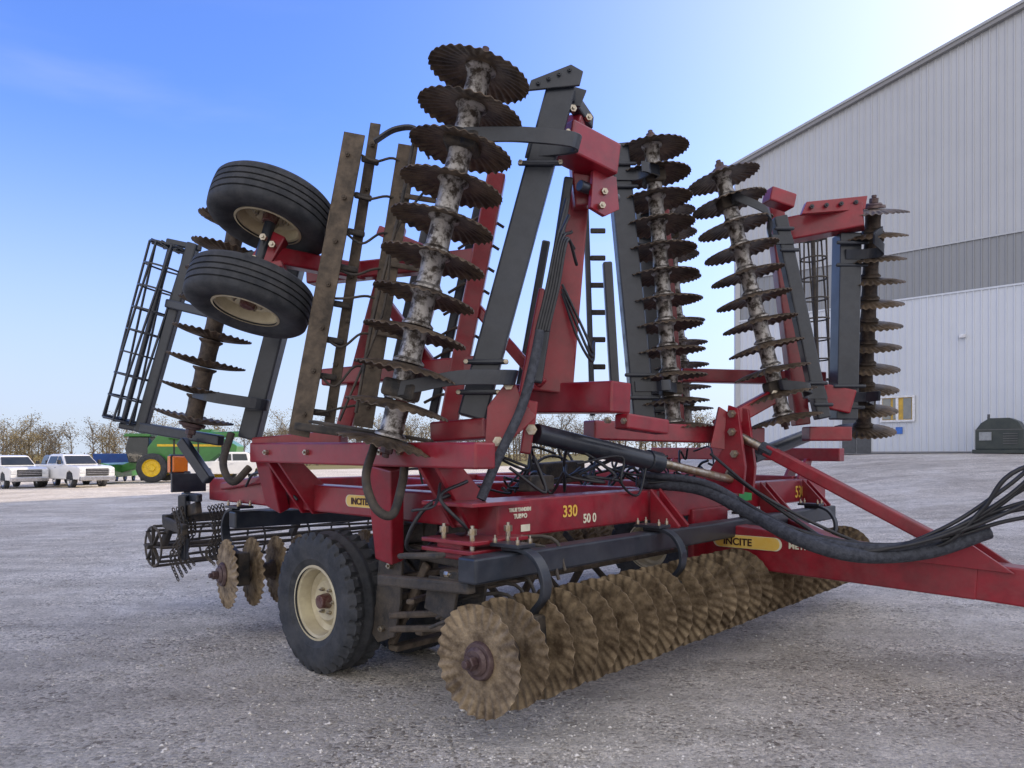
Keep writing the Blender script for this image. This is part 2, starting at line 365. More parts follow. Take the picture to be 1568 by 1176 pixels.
# transport wheels
wo=V((.06,-.01,0))
for u in(.30,.98,4.4,5.05): tire(H,M(u,1.80,.465)+wo,-U,.465,.30,.235,lug=True)
for u in(.60,.72,4.72):
    plate(H,'wheel_arm',BLKD,[M(u,1.05,1.02),M(u,1.32,1.02),M(u,1.5,.62),M(u,1.85,.56),M(u,1.9,.40),M(u,1.4,.36),M(u,1.15,.6)],.05)
plate(H,'arm_guard',BLKD,[M(.36,1.02,.82),M(.36,1.24,.88),M(.36,1.28,.5),M(.36,1.36,.34),M(.36,1.26,.26),M(.36,1.10,.32),M(.36,1.04,.52)],.02)
bolt(H,M(.34,1.2,.36),-U,.02,.03); bolt(H,M(.34,1.12,.76),-U,.02,.03)
cyl(H,'axle',BLKD,M(.3,1.8,.465)+wo,M(1.0,1.8,.465)+wo,.045)
beam(H,'rockshaft',BLKD,M(.38,1.15,.95),M(5.2,1.15,.95),.14,.12)
beam(H,'lower_tube',BLKD,M(.36,1.22,.86),M(1.8,1.22,.86),.12,.05)
for bb,zz,w in((1.12,.68,.08),(1.15,.55,.05),(.95,.36,.07),(1.2,.22,.09),(.75,.62,.05)):
    beam(H,'levelling_bar',RUST,M(.42,bb,zz),M(3.6,bb,zz),w,.04)
for u in(.45,1.0,1.6,2.2):
    beam(H,'levelling_strut',RUST,M(u,.9,.78),M(u,1.25,.22),.035,.06)
    beam(H,'levelling_strut',BLKD,M(u+.1,1.3,.8),M(u+.1,.75,.35),.03,.05)
for q,zz in((.30,.42),(.34,.50)):
    beam(H,'scraper_rod',RUST,M(.2,.95,zz),M(q,.28,zz+.10),.03,.04)
for i in range(9):
    z0=.52+.045*i; hose(H,'scraper_rod',BLKD,[M(.10+.05*i,.48,z0),M(.08+.05*i,.30+.015*i,z0+.07),M(.2+.06*i,.12,z0+.1),M(.28+.055*i,.05,z0-.08)],.010,5)
plate(H,'scraper_plate',BLKD,[M(.10,.25,.80),M(.10,.48,.80),M(.10,.52,.62),M(.10,.30,.58)],.02)
plate(H,'scraper_plate',BLKD,[M(.24,.18,.84),M(.24,.42,.84),M(.24,.36,.60),M(.24,.22,.62)],.02)
beam(H,'gang_frame_bar',BLKD,M(.06,.12,.78),M(.06,.85,.74),.06,.06)
beam(H,'gang_frame_bar',BLKD,M(.5,.12,.80),M(.5,1.15,.84),.08,.08)
beam(H,'gang_frame_bar',RUST,M(.02,.55,.66),M(.6,.9,.60),.05,.03)
beam(H,'gang_frame_bar',BLKD,M(.02,.30,.93),M(.02,.62,.90),.07,.03)
for i in range(5): bolt(H,M(.0+.11*i,.24,.845),-B,.016,.03)
# rear basket
cage(H,'lower_basket',BLKD,M(.22,4.34,.62),M(5.2,4.34,.62),.18,nb=8,nh=11,br=.013,tw=.9)
for u in(.3,1.6,3,4.4):
    beam(H,'basket_arm',BLKD,M(u,3.62,1.0),M(u,4.1,.88),.06,.10)
    beam(H,'basket_arm',BLKD,M(u,4.1,.90),M(u,4.32,.62),.05,.08)
beam(H,'basket_bar',BLKD,M(.2,4.08,.88),M(5.2,4.08,.88),.08)
beam(H,'lamp_bracket',BLK,M(.35,3.95,.9),M(.35,3.95,1.30),.05)
beam(H,'lamp_panel',BLK,M(.2,3.92,1.20),M(.5,3.92,1.20),.03,.16,bev=.004)
beam(H,'lamp_panel',BLK,M(.3,3.6,1.08),M(.32,3.95,1.08),.05,.07)
beam(H,'rear_jack',BLK,M(.25,3.8,.55),M(.25,3.8,1.1),.07,.07)
beam(H,'rear_jack',BLKD,M(.18,3.6,.82),M(.18,4.0,.86),.05,.09)
beam(H,'amber_lamp_housing',BLK,M(.22,4.0,1.36),M(.37,4.0,1.36),.06,.17)
beam(H,'amber_lamp',ORG,M(.228,3.962,1.36),M(.362,3.962,1.36),.02,.14)
beam(H,'amber_lamp',ORG,M(.212,4.0,1.36),M(.218,4.0,1.36),.05,.14,bev=.002)
for i in range(10):
    u=.1+.06*i; b_0=3.55+.06*(i%5); pts=[M(u,b_0+.1,1.0),M(u+.03,b_0+.05,.8),M(u-.02,b_0+.1,.6),M(u,b_0,.42+.02*i)]
    q=catmull(pts,7)
    for k in range(len(q)-1):
        d_=(q[k+1]-q[k]); s_=frame(d_)@V((1,0,0)) if k%2 else frame(d_)@V((0,1,0))
        c_=(q[k]+q[k+1])/2; rr=[c_+d_.normalized()*math.cos(t)*.022+s_*math.sin(t)*.012 for t in [j*math.pi/4 for j in range(9)]]
        hose(H,'chain_link',BLKD,rr,.0045,1)

# tongue
beam(H,'tongue',RED,M(2.96,.33,.75),M(2.96,-1.55,.65),.20,.33,h1=.24)
beam(H,'tongue',RED,M(2.96,-1.52,.65),M(2.96,-3.9,.52),.18,.235)
beam(H,'tongue_plate',RED,M(2.65,.33,.82),M(3.25,.33,.82),.05,.40)
beam(H,'tongue_brace',RED,M(4.3,.36,.86),M(3.06,-.75,.72),.10,.13)
beam(H,'hitch_clevis',RED,M(2.96,-3.85,.50),M(2.96,-4.2,.50),.10,.08)
for u in(2.88,3.06):
    plate(H,'mast_plate',RED,[M(u,.36,1.18),M(u,.0,1.14),M(u,-.02,1.35),M(u,.04,1.80),M(u,.12,1.83),M(u,.16,1.5)],.035)
for q in((.08,1.62),(.08,1.76),(.06,1.45),(.10,1.3)): bolt(H,M(2.86,q[0],q[1]),-U,.032,.04)
cyl(H,'turnbuckle',STEEL,M(2.97,.1,1.60),M(2.97,-.16,1.47),.035)
cyl(H,'turnbuckle_nut',SLEEVE,M(2.97,-.10,1.50),M(2.97,-.20,1.45),.055,n=6)
beam(H,'top_link',RED,M(2.97,-.14,1.48),M(2.97,-1.36,.85),.085,.09)
for u in(2.85,3.07): plate(H,'top_link_lug',RED,[M(u,-1.0,.75),M(u,-1.75,.72),M(u,-1.45,.93),M(u,-1.3,.93)],.03)
bolt(H,M(2.83,-1.38,.86),-U,.04,.05)
def decal(u0,b0,z0,L_,hh,txt,txt2):
    x=-B
    o=M(u0,b0,z0)
    n=14; pts=[]
    for i in range(n+1):
        t=math.pi/2+math.pi*i/n; pts.append(o+x*(hh/2+math.cos(t)*hh/2)+Z*(math.sin(t)*hh/2))
    for i in range(n+1):
        t=-math.pi/2+math.pi*i/n; pts.append(o+x*(L_-hh/2+math.cos(t)*hh/2)+Z*(math.sin(t)*hh/2))
    plate(H,'decal_plate',WHT,pts,.002,bev=0)
    c0=sum(pts,V())/len(pts)
    plate(H,'decal_inner',YEL,[c0+(p-c0)*.94-U*.002 for p in pts],.002,bev=0)
    text(H,txt,DKTXT,o+x*.16*L_-Z*hh*.26-U*.006,x,Z,hh*.75)
    text(H,txt2,WHT,o+x*(L_+.05)-Z*hh*.2-U*.004,x,Z,hh*.6)
decal(2.855,.24,.775,.55,.10,'INCITE','METHOD')
decal(.421,1.70,1.135,.42,.08,'INCITE','CARE')
text(H,'330',YEL,M(1.05,.327,1.06),U,Z,.10); text(H,'50 0',WHT,M(1.26,.327,1.01),U,Z,.08); text(H,'TRUE TANDEM',WHT,M(.56,.327,1.12),U,Z,.028)
text(H,'TURBO',WHT,M(.60,.327,1.08),U,Z,.035)
text(H,'530',YEL,M(4.75,.327,1.02),U,Z,.16)
plate(H,'warning_decal',WHT,[M(.66,.326,1.00),M(.74,.326,1.00),M(.74,.326,1.04),M(.66,.326,1.04)],.002,bev=0)
plate(H,'green_decal',mat('green_decal',(0.05,0.4,0.12),rough=.4),[M(3.5,.326,1.04),M(3.75,.326,1.04),M(3.75,.326,1.12),M(3.5,.326,1.12)],.002,bev=0)

cyl(H,'fold_cylinder',BLK,(.15,4.70,1.58),(.98,5.26,1.40),.065)
cyl(H,'fold_cylinder_gland',BLK,(.96,5.25,1.405),(1.06,5.32,1.385),.078)
cyl(H,'fold_cylinder_rod',STEEL,(1.05,5.31,1.39),(1.7,5.75,1.25),.032)
beam(H,'cylinder_lug',RED,(.08,4.66,1.45),(.13,4.66,1.78),.07,.16)
bolt(H,(.12,4.58,1.6),(0,-1,0),.035,.05)
cyl(H,'far_fold_cylinder',BLK,(2.0,6.2,1.42),(2.75,6.9,1.62),.06)

# ---------------------------------------------------------------- folded near wing, front gang
g0=V((-.68,4.12,1.54)); g1=V((-.17,4.08,3.58)); gd=(g1-g0).normalized()
gang(H,'wing_front_gang',g0,g1,11,flip=-1,r=.066,scale=1.06)
bb0=V((-.235,4.36,1.66)); bb1=V((.29,4.36,3.60))
beam(H,'wing_gang_beam',BLK,bb0,bb1,.165,.165,up=(0,1,0))
for t,s in((.12,.13),(.80,.80)):
    pa=g0+(g1-g0)*s; pb=bb0+(bb1-bb0)*t; pb=pb+V((.0,-.08,0))
    strap(H,'c_shank',BLK,[pb+V((-.10,.02,0)),pb+V((.10,-.02,.0)),pb+V((.19,-.09,-.01)),pb+V((.13,-.19,-.02)),pb*.72+pa*.28+V((0,-.17,0)),pa*.7+pb*.3+V((0,-.13,0)),pa+V((0,-.09,0))],gd,.085,.02)
    beam(H,'bearing',BLKD,pa-gd*.05,pa+gd*.05,.19,bev=.02)
    for q in(-.09,.09):
        c=bb0+(bb1-bb0)*t+gd*q; beam(H,'clamp_bar',BLK,c+V((-.13,-.10,0)),c+V((.13,-.10,0)),.03,.03)
        bolt(H,c+V((-.115,-.10,0)),(0,-1,0),.014,.04); bolt(H,c+V((.115,-.10,0)),(0,-1,0),.014,.04)
tp=bb1
plate(H,'top_bracket',BLK,[tp+V((-.20,-.10,-.06)),tp+V((-.18,-.10,.0)),tp+V((.05,-.10,.09)),tp+V((.12,-.10,.05)),tp+V((.10,-.10,-.03))],.02)
plate(H,'top_bracket',BLK,[tp+V((-.10,.10,-.02)),tp+V((.02,.10,.08)),tp+V((.16,.10,.04)),tp+V((.12,.10,-.06))],.02)
for i in range(4): bolt(H,tp+V((-.14+.06*i,-.115,-.02+.025*i)),(0,-1,0),.013,.02,BLK)
beam(H,'top_arm',BLK,tp+V((.0,0,.03)),tp+V((.2,.35,-.05)),.07,.09)
beam(H,'wing_head_box',RED,(.30,4.50,3.36),(.62,4.72,3.30),.20,.20)
beam(H,'wing_head_box',RED,(.36,4.55,3.50),(.44,4.72,3.38),.12,.14)
beam(H,'wing_head_post',RED,(.46,4.75,3.45),(.50,4.80,3.05),.20,.16)
plate(H,'wing_head_plate',RED,[(.50,4.62,3.22),(.66,4.74,3.22),(.68,4.76,3.02),(.58,4.68,2.95),(.48,4.60,2.98)],.03)
for q in((.36,4.40,3.50),(.47,4.56,3.52),(.58,4.66,3.10),(.56,4.62,3.0)): bolt(H,q,(.3,-1,0),.022,.03)
cyl(H,'hinge_pin',BLK,(.42,4.6,3.12),(.68,4.8,3.10),.035)
beam(H,'wing_mast',RED,(.27,5.0,1.86),(.47,4.95,3.40),.27,.17,up=(0,1,0),w1=.12)
beam(H,'wing_mast_rib',RED,(.02,4.74,1.58),(.19,4.72,2.5),.06,.10,up=(0,1,0),w1=.04)
beam(H,'wing_base_box',RED,(.02,5.33,1.84),(.70,4.72,1.81),.22,.20)
beam(H,'wing_base_box',RED,(.70,4.74,1.66),(1.02,5.02,1.63),.12,.10)
for i in range(3): bolt(H,(.60+.12*i,4.62+.1*i,1.66),(-.67,-.74,0),.022,.03)
beam(H,'wing_tube',RED,(-.43,4.95,1.62),(-.10,4.9,3.30),.12,.12,up=(0,1,0))
beam(H,'wing_tube',RED,(-1.22,5.35,1.6),(-.82,5.35,3.10),.11,.11,up=(0,1,0))
beam(H,'wing_tube',RED,(-.80,5.0,1.6),(-.52,5.0,2.6),.08,.10,up=(0,1,0))
for z0,xa,xb,ya,yb in((2.72,-1.45,-.2,5.3,4.95),(2.0,-1.35,-.1,5.35,4.85)):
    beam(H,'wing_cross_tube',RED,(xa,ya,z0),(xb,yb,z0+.04),.11,.12)
for a,b_ in(((-.95,5.3,3.05),(-.3,5.0,2.7)),((-.95,5.2,2.6),(-.35,4.95,1.8)),((-.3,4.95,2.5),(.2,4.8,1.9))):
    beam(H,'wing_brace',RED,a,b_,.06,.07)
for a,b_ in(((-.55,5.1,1.7),(-.22,5.1,3.2)),((-.95,5.6,1.8),(-.62,5.6,3.3)),((.05,5.4,1.9),(.25,5.4,3.0)),((.16,4.7,1.9),(.36,4.7,3.2))):
    beam(H,'inner_wing_post',BLK,a,b_,.06,.08,up=(0,1,0))
for i in range(9):
    z_=1.8+.15*i; cx=-.50+.22*(z_-1.7)
    hose(H,'spring_tine',BLKD,[(cx-.12,5.05,z_),(cx+.02,4.98,z_+.05),(cx+.16,5.0,z_-.02)],.010,4)
beam(H,'wing_lower_plate',RED,(-.45,4.5,1.58),(-.12,4.35,1.60),.20,.12)
plate(H,'wing_hinge_plate',RED,[(-.14,4.22,1.72),(.0,4.22,1.90),(.06,4.22,1.75),(.14,4.22,1.66),(.02,4.22,1.55),(-.16,4.22,1.40)],.03)
for a in((-.02,4.2,1.84),(-.08,4.2,1.52)): bolt(H,a,(0,-1,0),.03,.04)
# rusty long bars
def rbar(a,b_,w,t=.012):
    a=V(a);b_=V(b_); d=(b_-a).normalized()
    beam(H,'rusty_bar',RUST,a,b_,w,t,up=(0,1,0),bev=.003)
    sx=d.cross(V((0,1,0))).normalized()
    beam(H,'rusty_bar_flange',RUST,a+sx*(w/2)+V((0,.035,0)),b_+sx*(w/2)+V((0,.035,0)),.012,.08,up=(0,1,0),bev=.002)
    n=7
    for i in range(n):
        p=a+(b_-a)*(i+.5)/n; bolt(H,p+V((random.uniform(-.02,.02),-.012,0)),(0,-1,0),.016,.025,RUST)
rbar((-1.31,4.55,1.56),(-.965,4.55,3.42),.125)
rbar((-1.16,4.68,1.60),(-.86,4.68,3.54),.06)
rbar((-.95,4.72,1.62),(-.66,4.72,3.42),.12)
for i in range(8):
    t=(i+.5)/8; a=V((-1.31,4.60,1.6)).lerp(V((-.955,4.60,3.4)),t); c_=V((-.95,4.76,1.66)).lerp(V((-.64,4.76,3.4)),t)
    j1=random.uniform(-.05,.05); j2=random.uniform(-.06,.06)
    hose(H,'tie_rod',BLKD,[a+V((.03,0,.03+j1)),a.lerp(c_,.4)+V((0,-.06,-.03+j2)),a.lerp(c_,.7)+V((0,-.02,.04+j1)),c_],.008,5)
    beam(H,'tie_bracket',BLKD,a+V((.04,0,0)),a+V((.14,.05,-.01)),.03,.04)
    if i%2==0: beam(H,'tie_bracket',RUST,c_+V((-.02,-.06,.02)),c_+V((.22,-.1,-.03)),.02,.035)
hose(H,'long_cable',BLKD,[(-.60,4.6,3.45),(-.70,4.55,2.9),(-.85,4.55,2.3),(-.95,4.5,1.7)],.010)
hose(H,'long_cable',BLKD,[(-.50,4.62,3.15),(-.72,4.55,2.8),(-.80,4.55,2.3),(-1.05,4.5,1.65)],.008)
strap(H,'top_spring',BLK,[(-.86,4.62,3.40),(-.72,4.58,3.46),(-.58,4.55,3.44),(-.52,4.62,3.3)],(0,1,0),.06,.015)
beam(H,'wing_skid',BLKD,(-1.18,4.35,1.64),(-.45,4.15,1.52),.08,.02)
beam(H,'wing_skid',BLKD,(-1.32,4.5,1.62),(-.8,4.45,1.55),.05,.05)
# gauge wheels
ga=V((.2,.24,.95)).normalized()
tire(H,(-1.53,4.72,2.99),ga,.385,.25,.20)
tire(H,(-1.65,4.66,2.44),ga,.385,.25,.20)
beam(H,'gauge_arm',RED,(-1.62,4.7,2.6),(-1.50,4.75,2.85),.13,.10,up=(0,1,0))
beam(H,'gauge_arm',RED,(-1.55,4.73,2.72),(-1.05,5.2,2.72),.10,.11)
beam(H,'gauge_arm',RED,(-1.60,4.6,2.58),(-1.42,4.62,2.62),.16,.05)
cyl(H,'gauge_axle',BLK,(-1.66,4.65,2.42),(-1.52,4.72,3.0),.035)
for q in((-1.60,4.60,2.66),(-1.55,4.62,2.80),(-1.50,4.64,2.76)): bolt(H,q,(0,-1,0),.022,.04)
# rear near wing gang
gang(H,'wing_rear_gang',(-2.34,5.42,1.68),(-2.02,5.42,3.10),8,flip=1,sm=SPOOLD)
beam(H,'wing_rear_beam',BLK,(-1.97,5.55,1.56),(-1.55,5.55,3.2),.14,.14,up=(0,1,0))
for z0 in(.15,.8):
    a=V((-2.34,5.42,1.68)).lerp(V((-2.02,5.42,3.10)),z0); c_=V((-1.97,5.55,1.56)).lerp(V((-1.55,5.55,3.2)),z0)
    strap(H,'c_shank',BLK,[c_+V((-.05,-.08,0)),c_+V((.10,-.10,0)),c_+V((.10,-.24,0)),a*.5+c_*.5+V((0,-.24,0)),a+V((0,-.09,0))],(.2,0,1),.08,.02)
beam(H,'rear_wing_arm',RED,(-1.9,5.5,1.5),(-1.2,5.3,1.55),.12,.14)
beam(H,'rear_wing_arm',BLK,(-2.5,5.6,1.55),(-2.25,5.5,1.25),.07,.08)
beam(H,'rear_wing_arm',BLK,(-2.95,5.9,1.66),(-2.2,5.6,1.55),.07,.08)
c0=V((-3.14,5.98,1.72)); c1=V((-2.76,5.98,3.12))
cage(H,'wing_basket',BLK,c0,c1,.155,nb=8,nh=9,br=.010)
beam(H,'wing_basket_beam',BLK,(-2.99,5.95,1.62),(-2.56,5.95,3.14),.085,.085,up=(0,1,0))
beam(H,'wing_basket_arm',BLK,(-2.78,5.95,3.16),(-2.50,5.95,3.10),.04,.05)
beam(H,'wing_basket_arm',BLK,(-3.16,5.95,1.68),(-2.94,5.95,1.64),.04,.05)
beam(H,'wing_basket_arm',BLK,(-2.75,5.9,2.65),(-2.2,5.7,2.5),.06,.07)
# ---------------------------------------------------------------- far wing
def fgang(a,b_,n,ba,bb_,w,name,flip=-1,sh=(.12,.88),sdir=(1,0,0),sm=SPOOL,scale=1.0):
    gang(H,name,a,b_,n,flip=flip,sm=sm,scale=scale); a=V(a);b_=V(b_);ba=V(ba);bb_=V(bb_); ax=(b_-a).normalized()
    beam(H,name+'_beam',BLK,ba,bb_,w,w,up=(0,1,0))
    for t in sh:
        pa=a.lerp(b_,t); pb=ba.lerp(bb_,t)
        s=V(sdir)
        strap(H,'c_shank',BLK,[pb+V((0,-w*.55,0))-s*.05,pb+V((0,-w*.6,0))+s*.12,pb+V((0,-.22,0))+s*.20,pb*.5+pa*.5+V((0,-.26,0)),pa+V((0,-.16,0)),pa+V((0,-.09,0))],ax,.08,.02)
        beam(H,'bearing',BLKD,pa-ax*.05,pa+ax*.05,.17,bev=.02)
        for q in(-.09,.09):
            c=pb+ax*q; beam(H,'clamp_bar',BLK,c+V((-w*.75,-w*.6,0)),c+V((w*.75,-w*.6,0)),.03,.03)
fgang((1.31,6.0,1.70),(1.13,6.0,3.96),12,(1.05,5.95,1.72),(.84,5.95,3.92),.17,'far_front_gang',scale=1.08)
fgang((2.20,6.0,1.76),(1.70,6.0,3.72),11,(2.56,6.1,1.74),(2.20,6.1,3.40),.11,'far_mid_gang',sdir=(-1,0,0),scale=1.08)
fgang((3.18,6.7,1.70),(3.03,6.2,3.50),11,(2.82,6.3,1.74),(2.83,6.25,3.30),.18,'far_rear_gang',sdir=(1,0,0),sm=SPOOLD)
fgang((1.75,7.4,1.7),(1.55,7.4,3.9),11,(1.5,7.45,1.7),(1.3,7.45,3.9),.13,'far_inner_gang',sm=SPOOL)
beam(H,'far_wing_tube',RED,(2.52,6.45,1.70),(2.28,6.45,3.66),.13,.13,up=(0,1,0))
beam(H,'far_wing_tube',RED,(1.45,6.5,1.70),(1.30,6.5,3.75),.12,.12,up=(0,1,0))
beam(H,'far_wing_arm',RED,(2.30,6.4,3.36),(2.90,6.10,3.41),.17,.20)
plate(H,'far_wing_plate',RED,[(2.38,6.1,3.42),(2.90,6.1,3.46),(2.92,6.1,3.57),(2.42,6.1,3.52)],.06)
for i in range(4): bolt(H,(2.45+.12*i,6.05,3.47+.012*i),(0,-1,0),.018,.03,BLK)
beam(H,'far_wing_head',RED,(2.12,6.15,3.60),(2.34,6.2,3.55),.14,.12)
beam(H,'far_wing_foot',RED,(2.62,6.3,1.95),(2.86,6.2,1.88),.16,.2)
beam(H,'far_wing_foot',RED,(2.50,6.3,1.62),(2.86,6.3,1.62),.18,.12)
beam(H,'far_wing_link',RED,(1.62,5.85,1.66),(2.12,6.0,1.92),.08,.12)
bolt(H,(2.10,5.93,1.93),(0,-1,0),.03,.05)
plate(H,'far_wing_link_plate',RED,[(1.55,5.8,1.50),(1.80,5.8,1.46),(1.78,5.8,1.72),(1.62,5.8,1.82)],.04)
beam(H,'far_wing_cross',RED,(.55,5.3,1.62),(2.1,6.3,1.60),.14,.14)
beam(H,'far_wing_cross',RED,(1.5,6.6,2.15),(2.9,6.9,2.15),.12,.12)
cage(H,'inner_basket',BLKD,(3.15,7.6,2.0),(3.09,7.6,3.66),.13,nb=6,nh=9,br=.009)
for z_ in(2.0,2.25,2.5,2.75,3.0,3.25,3.5): beam(H,'inner_rack_rung',BLKD,(.72,6.8,z_),(.86,6.8,z_),.02,.05)
beam(H,'inner_rack_post',BLK,(.74,6.8,1.8),(.68,6.8,3.7),.05,.05,up=(0,1,0))
beam(H,'inner_post',BLK,(.78,5.6,1.9),(.72,5.6,2.9),.07,.07,up=(0,1,0))
# ---------------------------------------------------------------- hoses
hose(H,'hose_bundle',SLEEVE,[(.95,5.5,1.24),(1.35,5.3,1.20),(1.62,5.05,1.05),(1.85,4.75,.90),(2.15,4.6,.82),(2.55,4.55,.85),(2.9,4.5,.98)],.048)
hose(H,'hose_bundle',SLEEVE,[(.95,5.45,1.30),(1.38,5.25,1.24),(1.70,5.0,1.03),(1.95,4.72,.90),(2.3,4.55,.87),(2.6,4.5,.94)],.026)
hr=random.Random(5)
for i in range(8):
    dz=.045*i; j_=hr.uniform(-.05,.05); k_=hr.uniform(-.04,.04)
    hose(H,'hydraulic_hose',HOSE,[(1.0,5.42+.02*i,1.24+.01*i),(1.4,5.28,1.24-.01*i),(1.80,4.84,.98-.01*i),(2.2,4.60-.005*i,.89-.006*i),(2.6,4.48+k_,.92+.01*i+k_*.3),(2.95,4.4+j_,1.03+dz*.7+k_),(3.3,4.3+j_,1.14+dz*1.5-k_),(3.8,4.2,1.20+dz*2.3)],.0125)
hose(H,'hydraulic_hose',HOSE,[(2.35,4.7,.82),(2.62,4.5,.90),(2.8,4.4,1.12),(2.95,4.3,1.36),(3.5,4.2,1.50)],.014)
hose(H,'hydraulic_hose',HOSE,[(1.55,5.3,1.32),(1.95,5.0,.98),(2.2,4.8,.82),(2.7,4.75,.83),(2.75,4.8,.88)],.014)
hose(H,'hydraulic_hose',HOSE,[(1.45,5.4,1.45),(1.75,5.1,1.15),(2.3,4.9,.86),(2.65,4.75,.80)],.011)
hose(H,'wing_hose_sleeve',SLEEVE,[(.16,4.22,2.15),(.12,4.18,1.95),(.05,4.15,1.70),(-.08,4.1,1.42),(-.17,4.05,1.20)],.028)
for i in range(5):
    o=.016*i; hose(H,'wing_hose',HOSE,[(.33+o,4.5,3.0-.1*i),(.26+o,4.32,2.7),(.20+o,4.25,2.4),(.14+o,4.22,2.15)],.010)
for i in range(3):
    o=.03*i; hose(H,'wing_hose',HOSE,[(.33,4.85,2.5+o),(.42+o,4.75,2.2),(.52,4.8,2.05+o),(.55,4.95,2.2)],.009)
hose(H,'curved_hose',BLKD,[(-.78,4.2,1.50),(-.80,4.05,1.32),(-.74,4.0,1.16),(-.65,4.02,1.12),(-.61,4.1,1.28),(-.61,4.2,1.38)],.025)
hose(H,'curved_hose',BLKD,[(-2.05,5.4,1.6),(-2.07,5.3,1.38),(-1.98,5.25,1.25),(-1.90,5.35,1.35)],.027)
rng=random.Random(3)
for i in range(40):
    u=rng.uniform(.4,3.6); bb=rng.uniform(.35,1.4); z0=rng.uniform(1.18,1.42)
    p=[M(u,bb,z0)]
    for k in range(4):
        u+=rng.uniform(-.25,.35); bb+=rng.uniform(-.2,.2); p.append(M(u,max(.3,bb),rng.uniform(1.15,1.5)))
    hose(H,'hydraulic_hose',HOSE,p,rng.uniform(.007,.012),6)
hose(H,'side_hose',HOSE,[M(.35,.5,1.25),M(.12,.55,1.15),M(.08,.65,.95),M(.25,.7,.9),M(.45,.75,1.02)],.012)
hose(H,'side_hose',HOSE,[M(.3,.4,1.3),M(.1,.4,1.22),M(.2,.3,1.05),M(.4,.6,.98)],.010)
hose(H,'side_hose',HOSE,[M(.34,2.9,1.2),M(.3,2.7,1.3),M(.3,2.4,1.28),M(.36,2.2,1.12)],.010)
beam(H,'valve_block',BLKD,M(1.0,.6,1.26),M(1.25,.6,1.26),.10,.10)
beam(H,'valve_block',BLKD,M(1.6,1.0,1.3),M(2.1,1.0,1.32),.14,.16)

# ================================================================ BUILDING
BZ=1.45
cor=V((12.4,40.6,0)); e=V((0.718,-0.696,0)).normalized(); nin=V((0.696,0.718,0)).normalized()
W0=50.0; D0=60.0; zE=17.2; slope=.25
S=empty('metal_warehouse',tuple(cor))
def metal(name,c,c2):
    return mat(name,c,c2,rough=.42,metal=.1,scale=.35,lo=.3,hi=.7)
M_UP=metal('siding_upper',(.43,.445,.47),(.39,.405,.43)); M_BAND=metal('siding_band',(.25,.26,.275),(.225,.235,.25)); M_LOW=metal('siding_lower',(.57,.60,.65),(.52,.55,.60))
ROOFM=metal('roof_metal',(.35,.36,.38),(.3,.31,.33)); TRIM=metal('trim',(.22,.22,.23),(.2,.2,.2))
def topz(s): return zE+slope*min(s,W0-s)
def ribwall(name,org,dr,nrm,Lw,z0f,z1f,m,off=0):
    vs=[];fs=[]; s=0; prof=[]
    while s<Lw:
        for a,o in((0,0),(.20,0),(.225,.035),(.275,.035),(.30,0)):
            if s+a<=Lw: prof.append((s+a,o))
        s+=.305
    prof.append((Lw,0))
    for s_,o in prof:
        p=org+dr*s_-nrm*(o+off); vs.append((p.x,p.y,z0f(s_))); vs.append((p.x,p.y,z1f(s_)))
    for i in range(len(prof)-1): fs.append((2*i,2*i+2,2*i+3,2*i+1))
    return meshobj(name,vs,fs,m,S)
z1=8.7; z2=10.95
ribwall('siding_lower',cor,e,nin,W0,lambda s:-1,lambda s:z1,M_LOW,.02)
ribwall('siding_band',cor,e,nin,W0,lambda s:z1,lambda s:z2,M_BAND,.0)
ribwall('siding_upper',cor,e,nin,W0,lambda s:z2,topz,M_UP,.02)
ribwall('side_siding',cor,nin,e,D0,lambda s:-1,lambda s:zE,M_UP,0)
ribwall('far_side_siding',cor+e*W0,nin,-e,D0,lambda s:-1,lambda s:zE,M_UP,0)
ribwall('back_siding',cor+nin*D0,e,-nin,W0,lambda s:-1,topz,M_UP,0)
def bp(s,z,o=0,back=0): p=cor+e*s-nin*o+nin*back; return V((p.x,p.y,z))
ov=.5
for a,c_,za,zc in((-ov,W0/2,zE-ov*slope,zE+slope*W0/2),(W0+ov,W0/2,zE-ov*slope,zE+slope*W0/2)):
    vs=[bp(a,za+.1,.35),bp(c_,zc+.1,.35),bp(c_,zc+.1,0,D0+.3),bp(a,za+.1,0,D0+.3)]
    plate(S,'roof',ROOFM,vs,.12,bev=0)
    beam(S,'rake_trim',TRIM,bp(a,za-.02,.18),bp(c_,zc-.02,.18),.22,.24,bev=0)
beam(S,'band_trim',M_UP,bp(0,z2,.06),bp(W0,z2,.06),.05,.08,bev=0)
beam(S,'band_trim',M_LOW,bp(0,z1,.06),bp(W0,z1,.06),.05,.08,bev=0)
beam(S,'corner_trim',M_UP,bp(-.03,-1,.03),bp(-.03,zE,.03),.25,.25,bev=0)
beam(S,'base_trim',TRIM,bp(0,BZ+.02,.05),bp(W0,BZ+.02,.05),.06,.18,bev=0)
GL=mat('window_glass',(.10,.12,.14),(.16,.17,.16),rough=.06,scale=1); GL.node_tree.nodes['Principled BSDF'].inputs['Specular IOR Level'].default_value=.9
REFL=mat('painted_amber_reflection',(.60,.38,.05),(.40,.26,.06),rough=.6,scale=3)  # yellow reflection in the window, painted as the colour of a flat panel
FR=mat('white_frame',(.75,.76,.78),rough=.5)
s0,s1,w0,w1=7.41,8.83,3.0,4.14
plate(S,'painted_window_reflection',REFL,[bp(s0,w0,.065),bp(s1,w0,.065),bp(s1,w1,.065),bp(s0,w1,.065)],.01,bev=0)
